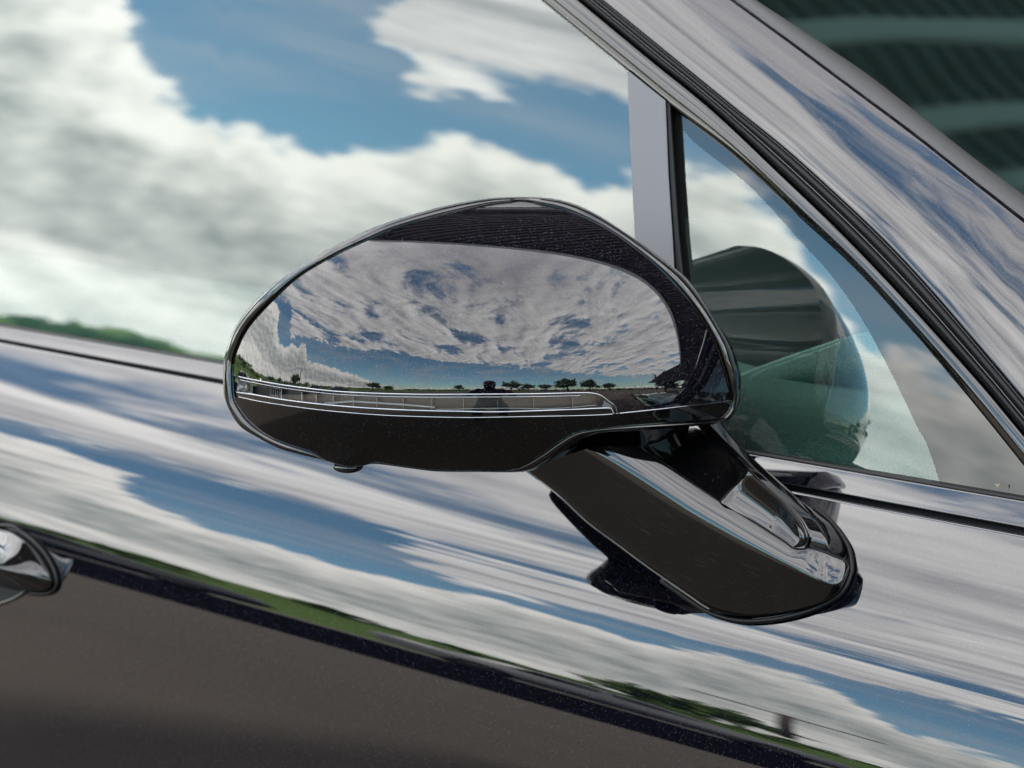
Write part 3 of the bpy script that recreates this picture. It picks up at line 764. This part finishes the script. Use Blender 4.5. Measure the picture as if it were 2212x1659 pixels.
v = on_body([(1598, 905), (1601, 906), (1600, 924), (1597, 923)], -.0040, True); mk('glass_marking', v, [(0, 1, 2, 3)], PRINT, quarter_window, smooth=False)

# ---------------------------------------------------------------- door handle at the left edge
hp = resample([(-260, 1150), (-120, 1128), (0, 1139), (48, 1158), (85, 1190), (108, 1224), (118, 1252), (115, 1270), (98, 1279), (60, 1278), (0, 1272), (-120, 1262), (-260, 1230)], 90)
hc = np.array([(-60, 1214)]); hr = []
hh = dbody(hp)
for u in (1.0, 1.0, .985, .96, .93, .89, .84, .78, .7, .6, .48, .34, .18, .02):
    q = hc + (hp-hc)*u; dep = .0010 + .008*math.sqrt(max(0, 1-u**2.6))
    hr.append(V(q, dbody(q)*0+hh + (dep if len(hr) else -.004)))
v = np.vstack(hr); f = grid_faces(len(hr), 90, closed=True)
handle = mk('door_handle', v, face_to_cam(v, f), GLOSS, door)
g_ = resample([(-200, 1150), (0, 1135), (50, 1153), (89, 1186), (112, 1222), (122, 1252), (119, 1272), (100, 1283), (62, 1282)], 70)
tube('handle_gasket', V(g_, dbody(g_)+.002), .0013, RUBBER, door)
# recess under the handle: edge tube and a flat dark sheet as its painted shade
rc = resample([(-200, 1330), (-40, 1312), (10, 1301), (42, 1287), (58, 1274)], 60)
tube('recess_edge', V(rc, dbody(rc)+.0008), .0012, PAINT, door)
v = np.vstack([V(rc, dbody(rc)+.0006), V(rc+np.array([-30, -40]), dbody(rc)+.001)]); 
mk('handle_recess_shade', v, face_to_cam(v, grid_faces(2, 60)), LINING, door)

# ---------------------------------------------------------------- small dead insect stuck to the glass
ins = on_body([(2155, 1050)], .0006)[0]
INS, t_, b_ = mat('tan_insect', (.20, .14, .09), .7)
bugv, bugf = [], []
e_x = Rv; e_z = Uv
def blobby(c, ax, bx_, r1_, r2_):
    b0 = len(bugv)
    for i, a in enumerate(np.linspace(-1, 1, 7)):
        rr_ = r2_*math.sqrt(max(.02, 1-a*a))
        for k in range(6): th2 = k*math.pi/3; bugv.append(c+ax*a*r1_+bx_*rr_*math.cos(th2)+Bv*rr_*math.sin(th2)*.6)
    bugf.extend(tuple(b0+k for k in f) for f in grid_faces(7, 6, closed=True))
blobby(ins, e_x*.3+e_z*.95, e_x*.95-e_z*.3, .0010, .0004)
blobby(ins+e_x*.0006+e_z*.0006, e_x*.8+e_z*.6, -e_x*.6+e_z*.8, .0009, .00025)
blobby(ins-e_x*.0006+e_z*.0006, -e_x*.6+e_z*.8, e_x*.8+e_z*.6, .0008, .00025)
ii = mk('insect', bugv, bugf, INS)
tag(ii, 'tiny tan dead insect stuck to the quarter window near its lower front corner', 'insect')
# ---------------------------------------------------------------- the place around the car (all of it seen by reflection)
def struct(o): o['kind'] = 'structure'; return o
ASPH, t_, b_ = mat('worn_asphalt', (.06, .055, .05), .9, 0, 0, 0, .2)
co = obj_co(t_); n1 = t_.noise(co, 1.3, 6, .6); n2 = t_.noise(co, 90, 3, .7)
cA_ = t_.mix(n1, (.056, .047, .038, 1), (.086, .072, .058, 1)); cA_ = t_.mix(t_.step(n2, .60, .74), cA_, (.20, .19, .17, 1))
t_.put(b_.inputs['Base Color'], cA_)
ROAD, t_, b_ = mat('dark_new_tarmac', (.004, .004, .005), .95, 0, 0, 0, .0)
KERB, t_, b_ = mat('pale_kerb_concrete', (.34, .32, .29), .9)
GRASS, t_, b_ = mat('rough_grass', (.05, .09, .02), .9, 0, 0, 0, .1)
co = obj_co(t_); t_.put(b_.inputs['Base Color'], t_.mix(t_.noise(co, .6, 6, .65), (.028, .055, .012, 1), (.10, .16, .035, 1)))
LEAF, t_, b_ = mat('tree_leaves', (.045, .075, .02), .7, 0, 0, 0, .2)
co = obj_co(t_); t_.put(b_.inputs['Base Color'], t_.mix(t_.noise(co, 1.1, 3, .6), (.04, .08, .018, 1), (.10, .16, .035, 1)))
BARK, t_, b_ = mat('grey_bark', (.06, .05, .04), .9)
GZ = 0.0
f_ = np.array([-math.sin(R(47)), -math.cos(R(47)), 0]); g_s = np.array([math.cos(R(47)), -math.sin(R(47)), 0])   # away from the flank / along
def at(fw, sd, z=0.0): return f_*fw + g_s*sd + np.array([0, 0, z])
gn = [(-900, -900, 0), (900, -900, 0), (900, 900, 0), (-900, 900, 0)]
ground = struct(mk('ground', gn, [(0, 1, 2, 3)], ASPH, smooth=False))
def slab3(name, a, b, c, d, mt, h=.004):
    p = [np.asarray(q) for q in (a, b, c, d)]; v = [q for q in p]+[q*np.array([1, 1, 0])-np.array([0, 0, .02]) for q in p]
    o = mk(name, v, [(0, 1, 2, 3), (7, 6, 5, 4), (0, 4, 5, 1), (1, 5, 6, 2), (2, 6, 7, 3), (3, 7, 4, 0)], mt, smooth=False)
    bm = bmesh.new(); bm.from_mesh(o.data); bmesh.ops.recalc_face_normals(bm, faces=bm.faces); bm.to_mesh(o.data); bm.free(); return o
struct(slab3('road', at(11, -70, .006), at(11, 9, .006), at(29, 14, .006), at(29, -90, .006), ROAD))
struct(slab3('kerb', at(29, -90, .13), at(29, 90, .13), at(29.3, 90, .13), at(29.3, -90, .13), KERB))
# grass bank with scrub, lower towards the front of the car
nA, nR = 150, 16; bank = []
for i, a in enumerate(np.linspace(-110, 60, nA)):
    hgt = np.interp(a, [-110, -66, -56, -20, 10, 60], [4.6, 4.2, 2.9, 2.0, 1.0, .8])
    row = []
    for j, u in enumerate(np.linspace(0, 1, nR)):
        d = 34 + 34*u; z = (hgt*(math.sin(min(1, u*1.25)*math.pi/2))**1.2) + (.35*math.sin(a*.9)+.25*math.sin(a*2.3+1))*u
        row.append((d*math.sin(R(a)), -d*math.cos(R(a)), z if u < .99 else -.3))
    bank.append(row)
v = np.array(bank).reshape(-1, 3); bnk = mk('hill', v, grid_faces(nA, nR), GRASS); struct(bnk)
bm = bmesh.new(); bm.from_mesh(bnk.data); bmesh.ops.recalc_face_normals(bm, faces=bm.faces); bm.to_mesh(bnk.data); bm.free()

def leaf_cloud(n, centre, rad, size, rng, lumps=9):
    c = [np.array(centre)+np.array(rad)*rng.normal(0, .42, 3) for _ in range(lumps)]; vs, fs = [], []
    for i in range(n):
        q = c[rng.integers(lumps)] + np.array(rad)*rng.normal(0, .23, 3); a = rng.normal(0, 1, 3); a /= np.linalg.norm(a); b = np.cross(a, rng.normal(0, 1, 3)); b /= np.linalg.norm(b)
        s = size*rng.uniform(.6, 1.3); k = len(vs); vs += [q-a*s, q+b*s*.6, q+a*s, q-b*s*.6]; fs.append((k, k+1, k+2, k+3))
    return vs, fs
rng = np.random.default_rng(5)
vs, fs = [], []
for i in range(90):
    a = -100+i*1.15+rng.uniform(-.5, .5); d = rng.uniform(44, 60); h0 = np.interp(a, [-110, -66, -56, -20, 10], [4.2, 3.8, 2.1, 1.4, .6])
    q, w_ = leaf_cloud(90, (d*math.sin(R(a)), -d*math.cos(R(a)), h0+rng.uniform(-.2, .5)), (1.6, 1.6, .55), .34, rng, 4); k = len(vs); vs += q; fs += [tuple(k+e for e in f) for f in w_]
mk('bank_undergrowth', vs, fs, LEAF, smooth=False, kind='stuff')
def tree_proto(seed, h, rad):
    rg = np.random.default_rng(seed); e = bpy.data.objects.new('tree', None); C.objects.link(e)
    path = [np.array([0, 0, 0]), np.array([.05, .02, h*.25]), np.array([-.04, .05, h*.5]), np.array([.03, 0, h*.8])]
    tube('trunk', resample(path, 8), np.linspace(.035*h, .012*h, 8), BARK, e, n=7)
    for k in range(4):
        a = rg.uniform(0, 6.28); b = np.array([.02, .0, h*rg.uniform(.35, .6)]); tip = b+np.array([math.cos(a)*rad*.7, math.sin(a)*rad*.7, h*.25])
        tube('limb', resample([b, between(b, tip, .5)+np.array([0, 0, .1]), tip], 5), np.linspace(.014*h, .005*h, 5), BARK, e, n=6)
    q, w_ = leaf_cloud(1500, (0, 0, h*.64), (rad*.62, rad*.62, h*.27), .05*h, rg, 16); mk('crown', q, w_, LEAF, e, smooth=False)
    return e
protos = [tree_proto(1, 5.0, 2.0), tree_proto(2, 4.2, 2.2), tree_proto(4, 5.6, 2.4)]
used = [False]*3
def plant(k, a, d, sc_, label, rot=0.0):
    p = protos[k]
    if not used[k]: e = p; used[k] = True
    else:
        e = p.copy(); C.objects.link(e)
        for ch in list(p.children):
            c_ = ch.copy(); C.objects.link(c_); c_.parent = e
    a -= 8; sc_ *= 1.5; e.location = (d*math.sin(R(a)), -d*math.cos(R(a)), 0); e.scale = (sc_,)*3; e.rotation_euler = (0, 0, rot)
    tag(e, label, 'tree', 'trees beyond the car park')
TR = [(1, 3, 34, .75, 'spreading low tree standing alone left of the far road, seen in the mirror shell'),
      (1, 9, 36, .55, 'small flat tree beside the spreading one, seen in the mirror shell'),
      (0, 38, 40, .70, 'low rounded bush-like tree before the white cloud, seen in the mirror shell'),
      (2, 58, 34, .80, 'first tree right of the photographer, tallest of its clump'),
      (0, 64, 36, .72, 'second tree right of the photographer, thin crowned'),
      (1, 70, 36, .82, 'third tree right of the photographer, dense and round'),
      (2, 78, 34, .88, 'broad dark tree in the middle of the far row'),
      (0, 86, 35, .85, 'wide tree next to last in the far row'),
      (1, 93, 36, .75, 'last tree of the far row before the open gap'),
      (2, 113, 14, .40, 'near green tree at the right end of the mirror shell'),
      (0, 124, 13, .42, 'near sunlit tree beside the canopy edge in the mirror shell'),
      (2, -30, 58, .8, 'tall tree on top of the grass bank')]
for i, t3 in enumerate(TR): plant(*t3, rot=i*1.3)
# low hedge along the front
vs, fs = [], []
for i in range(120):
    a = 10+i*.95; d = 46
    q, w_ = leaf_cloud(60, (d*math.sin(R(a)), -d*math.cos(R(a)), .9), (.7, .7, .6), .3, rng, 3); k = len(vs); vs += q; fs += [tuple(k+e for e in f) for f in w_]
mk('hedge_foliage', vs, fs, LEAF, smooth=False, kind='stuff')
# utility pole with a cross arm on the bank
pole = empty('utility_pole', tuple(at(52, 10, 3.0)), 'dark wooden utility pole with a long cross arm on the grass bank', 'utility pole')
def ptube(name, path, r, mt, par, n=8):
    o = tube(name, np.array(path, float), r, mt, par, n=n); return o
ptube('mast', [(0, 0, 0), (0, 0, 2.4), (0, 0, 4.8)], .16, BARK, pole)
ptube('cross_arm', [tuple(g_s*-1.8+np.array([0, 0, 4.6])), (0, 0, 4.6), tuple(g_s*1.8+np.array([0, 0, 4.6]))], .09, BARK, pole)

# dark cars parked along the far road
CARB, t_, b_ = mat('dark_car_paint', (.004, .005, .008), .3, 0, 1, 0)
CARG, t_, b_ = mat('dark_car_glass', (.01, .012, .014), .05, 0, 0, 0, .8)
TYRE, t_, b_ = mat('tyre_rubber', (.01, .01, .01), .8)
SILV, t_, b_ = mat('silver_car_paint', (.14, .145, .155), .5, .0, .3, .3)
def car_proto(name, prof, glass, wheels, wdt, mt):
    e = bpy.data.objects.new(name, None); C.objects.link(e); P = resample(prof, 46)
    rows_ = []
    for y, s in ((-wdt/2, .0), (-wdt/2, .985), (-wdt/2+.07, 1), (0, 1.01), (wdt/2-.07, 1), (wdt/2, .985), (wdt/2, 0)):
        m_ = np.array([0, .55]); q = m_ + (P-m_)*(s if s else .02); rows_.append(np.stack([q[:, 0], 0*q[:, 0]+y, q[:, 1]], 1))
    mk('body', np.vstack(rows_), grid_faces(len(rows_), 46), mt, e)
    for sd in (-1, 1):
        for gq in glass:
            mk('window', [(a, sd*(wdt/2+.006), b) for a, b in gq], [tuple(range(len(gq)))], CARG, e, smooth=False)
        for wx in wheels:
            tt_ = np.linspace(0, 2*math.pi, 21)[:-1]; r_ = []
            for rr_, dy in ((.01, .04), (.2, .05), (.22, .02), (.32, .02), (.33, -.02), (.33, -.18)):
                r_.append(np.stack([wx+rr_*np.cos(tt_), 0*tt_+sd*(wdt/2-.02)+sd*dy, .33+rr_*np.sin(tt_)], 1))
            mk('wheel', np.vstack(r_), grid_faces(6, 20, closed=True), TYRE, e)
    return e
hatch = car_proto('parked_car', [(-2.1, .3), (-2.12, .75), (-1.95, 1.0), (-1.5, 1.38), (-.9, 1.46), (0, 1.44), (.55, 1.25), (1.05, .98), (1.8, .85), (2.1, .7), (2.12, .3), (1.0, .2), (-1.0, .2), (-2.1, .3)],
                  [[(-1.55, .98), (-1.2, 1.34), (-.45, 1.37), (-.45, .97)], [(-.38, .97), (-.38, 1.37), (.15, 1.32), (.72, .97)]], (-1.3, 1.3), 1.7, CARB)
sil = car_proto('parked_car', [(-2.3, .3), (-2.32, .8), (-2.1, .95), (-1.5, 1.05), (-1.0, 1.36), (-.3, 1.42), (.3, 1.36), (1.0, 1.0), (2.0, .85), (2.3, .6), (2.3, .3), (1.0, .2), (-1.0, .2), (-2.3, .3)],
                [[(-1.15, 1.0), (-.85, 1.28), (-.2, 1.34), (-.2, .98)], [(-.13, .98), (-.13, 1.34), (.25, 1.29), (.78, .97)]], (-1.4, 1.4), 1.75, SILV)
cl_ = [(-24, 0, 'dark hatchback at the rear end of the row along the far road'), (-18.5, 0, 'dark hatchback second from the rear end of the far row'), (-13, 1, 'silver saloon between dark cars in the far row'),
       (-7.5, 0, 'dark hatchback behind the silver saloon at the row middle'), (-2, 0, 'dark hatchback in the middle of the far row'), (3.5, 1, 'silver saloon nearest the utility pole'), (9, 0, 'dark hatchback in front of the utility pole'), (14.5, 0, 'dark hatchback nearest the front end of the far row')]
done = {0: False, 1: False}
for sd, kd, lb in cl_:
    p = (hatch, sil)[kd]
    if done[kd]:
        e = p.copy(); C.objects.link(e)
        for ch in list(p.children): c_ = ch.copy(); C.objects.link(c_); c_.parent = e
    else: e = p; done[kd] = True
    e.location = tuple(at(27, sd)); e.rotation_euler = (0, 0, math.atan2(g_s[1], g_s[0])); tag(e, lb, 'car', 'cars parked along the far road')

# ---------------------------------------------------------------- ribbed metal canopy behind and above the car
CD = np.array([.94, .35, 0]); CD /= np.linalg.norm(CD); CN = np.array([-CD[1], CD[0], 0])      # along the eave / away from the car
STEEL, t_, b_ = mat('dark_ribbed_metal', (.36, .37, .38), .6, 0, 0, 0, .3)
BEAM, t_, b_ = mat('grey_steel_beam', (.30, .31, .31), .6)
PALE, t_, b_ = mat('pale_steel_batten', (.8, .82, .82), .6)
canopy = empty('canopy', tuple(CN*9), 'dark ribbed metal canopy on steel columns, mirrored in the windscreen', 'canopy')
def cpt(al, aw, z): return CD*al + CN*aw + np.array([0, 0, z]) - CN*9
OFF, HT, DEP, LEN, BACK = .75, 5.2, 6.5, 34.0, -2.2
nr = int(DEP/.07); prof = []
for i in range(nr):
    a = OFF+i*.07
    prof += [(a, 0), (a+.035, 0), (a+.042, .028), (a+.062, .028)]
prof.append((OFF+DEP, 0))
rowsC = [np.array([cpt(al, a, HT+b+.02*(a-OFF)) for a, b in prof]) for al in np.linspace(BACK, LEN, 9)]
o = mk('roof_sheet', np.vstack(rowsC), grid_faces(9, len(prof)), STEEL, canopy, smooth=False, solid=.02)
def cbox(name, a0, a1, w0, w1, z0_, z1_, mt=BEAM):
    v = [cpt(a, w_, z) for a in (a0, a1) for w_ in (w0, w1) for z in (z0_, z1_)]
    o = mk(name, v, [(0, 1, 3, 2), (4, 6, 7, 5), (0, 4, 5, 1), (2, 3, 7, 6), (0, 2, 6, 4), (1, 5, 7, 3)], mt, canopy, smooth=False); return o
for al in np.arange(BACK+.05, LEN, 4.0): cbox('rafter', al, al+.22, OFF+.1, OFF+DEP-.1, HT-.32, HT-.01)
for al in np.arange(BACK-3.4, 7.5, .235):                # laid askew across the ribs
    w0_ = OFF+.08 + max(0, (BACK+.1-al)/.59); w1_ = OFF+DEP-.08
    if w1_-w0_ < .3: continue
    v = [cpt(al+.59*(w_-OFF)+da, w_, z) for da in (0, .06) for w_ in (w0_, w1_) for z in (HT-.06, HT-.012)]
    mk('batten', v, [(0, 1, 3, 2), (4, 6, 7, 5), (0, 4, 5, 1), (2, 3, 7, 6), (0, 2, 6, 4), (1, 5, 7, 3)], PALE, canopy, smooth=False)
cbox('fascia', BACK-.03, LEN+.03, OFF-.06, OFF-.005, HT-.30, HT+.30, STEEL)
for al in (BACK+.2, 10, 22): cbox('column', al, al+.25, OFF+DEP*.9, OFF+DEP*.9+.25, 0, HT-.33)
for al in (LEN-.6,): cbox('column', al, al+.25, OFF+.6, OFF+.85, 0, HT-.33)
blocker = empty('sky_blocker', tuple(CN*8), 'tall dark ribbed wall added behind the canopy to block the sky', 'sky_blocker')  # added block, keeps bright low sky out of the mirror shell's reflection
wv, wf = [], []
for i, a in enumerate(np.arange(-40, LEN, .25)):
    for da, dp in ((0, 0), (.12, 0), (.15, .05), (.22, .05)):
        for z in (0, 12.5): wv.append(CD*(a+da)+CN*(OFF+DEP+.05-dp)-CN*8+np.array([0, 0, z]))
n_ = len(wv)//2; wf = [(2*i, 2*i+1, 2*i+3, 2*i+2) for i in range(n_-1)]
mk('wall', wv, wf, STEEL, blocker, smooth=False)
e_ = [CD*a+CN*(OFF+DEP+w_)-CN*8+np.array([0, 0, z]) for a in (-40, LEN) for w_ in (.07, 14) for z in (0, 12.6)]
mk('blocker_body', e_, [(0, 1, 3, 2), (4, 6, 7, 5), (0, 4, 5, 1), (2, 3, 7, 6), (1, 5, 7, 3)], STEEL, blocker, smooth=False)

# ---------------------------------------------------------------- photographer crouched behind the camera
CLOTH, t_, b_ = mat('black_clothing', (.006, .006, .008), .9)
SKIN, t_, b_ = mat('skin', (.30, .19, .13), .6)
bh = np.array([Bv[0], Bv[1], 0]); bh /= np.linalg.norm(bh)
def pp_(f, r, z): return CAM*np.array([1, 1, 0]) + bh*f + Rv*r + np.array([0, 0, z])
def skin(name, pts, edges, radii, mt, parent=None, sub=2):
    me = bpy.data.meshes.new(name); me.from_pydata([tuple(map(float, q)) for q in pts], edges, []); o = bpy.data.objects.new(name, me); C.objects.link(o)
    md = o.modifiers.new('skin', 'SKIN'); md.use_smooth_shade = True
    for sv_, r_ in zip(me.skin_vertices[0].data, radii): sv_.radius = (r_, r_) if np.isscalar(r_) else r_
    me.skin_vertices[0].data[0].use_root = True
    o.modifiers.new('sub', 'SUBSURF').levels = sub; o.modifiers['sub'].render_levels = sub; me.materials.append(mt)
    if parent: o.parent = parent
    return o
zc = CAM[2]
pts = [pp_(.36, 0, zc-.62), pp_(.33, 0, zc-.42), pp_(.30, 0, zc-.24), pp_(.27, 0, zc-.13), pp_(.20, 0, zc+.02), pp_(.20, 0, zc+.10),
       pp_(.30, .19, zc-.21), pp_(.16, .26, zc-.38), pp_(.06, .10, zc-.12), pp_(.30, -.19, zc-.21), pp_(.16, -.26, zc-.38), pp_(.06, -.10, zc-.12),
       pp_(.12, .14, zc-.72), pp_(.22, .15, zc-1.1), pp_(.10, .16, zc-1.14), pp_(.30, -.12, zc-.80), pp_(.02, -.14, zc-.78), pp_(.12, -.14, zc-1.12), pp_(.0, -.15, zc-1.14)]
ed = [(0, 1), (1, 2), (2, 3), (3, 4), (4, 5), (2, 6), (6, 7), (7, 8), (2, 9), (9, 10), (10, 11), (0, 12), (12, 13), (13, 14), (0, 16), (16, 17), (17, 18)]
keep = sorted({i for e in ed for i in e}); mp = {k: i for i, k in enumerate(keep)}
rd = {0: .15, 1: .14, 2: .15, 3: .06, 4: .085, 5: .07, 6: .065, 7: .05, 8: .035, 9: .065, 10: .05, 11: .035, 12: .085, 13: .055, 14: .04, 16: .085, 17: .055, 18: .04}
per = skin('person', [pts[k] for k in keep], [(mp[a], mp[b]) for a, b in ed], [rd[k] for k in keep], CLOTH)
tag(per, 'crouching photographer in black clothes with a hood, mirrored small in the door mirror shell', 'person')
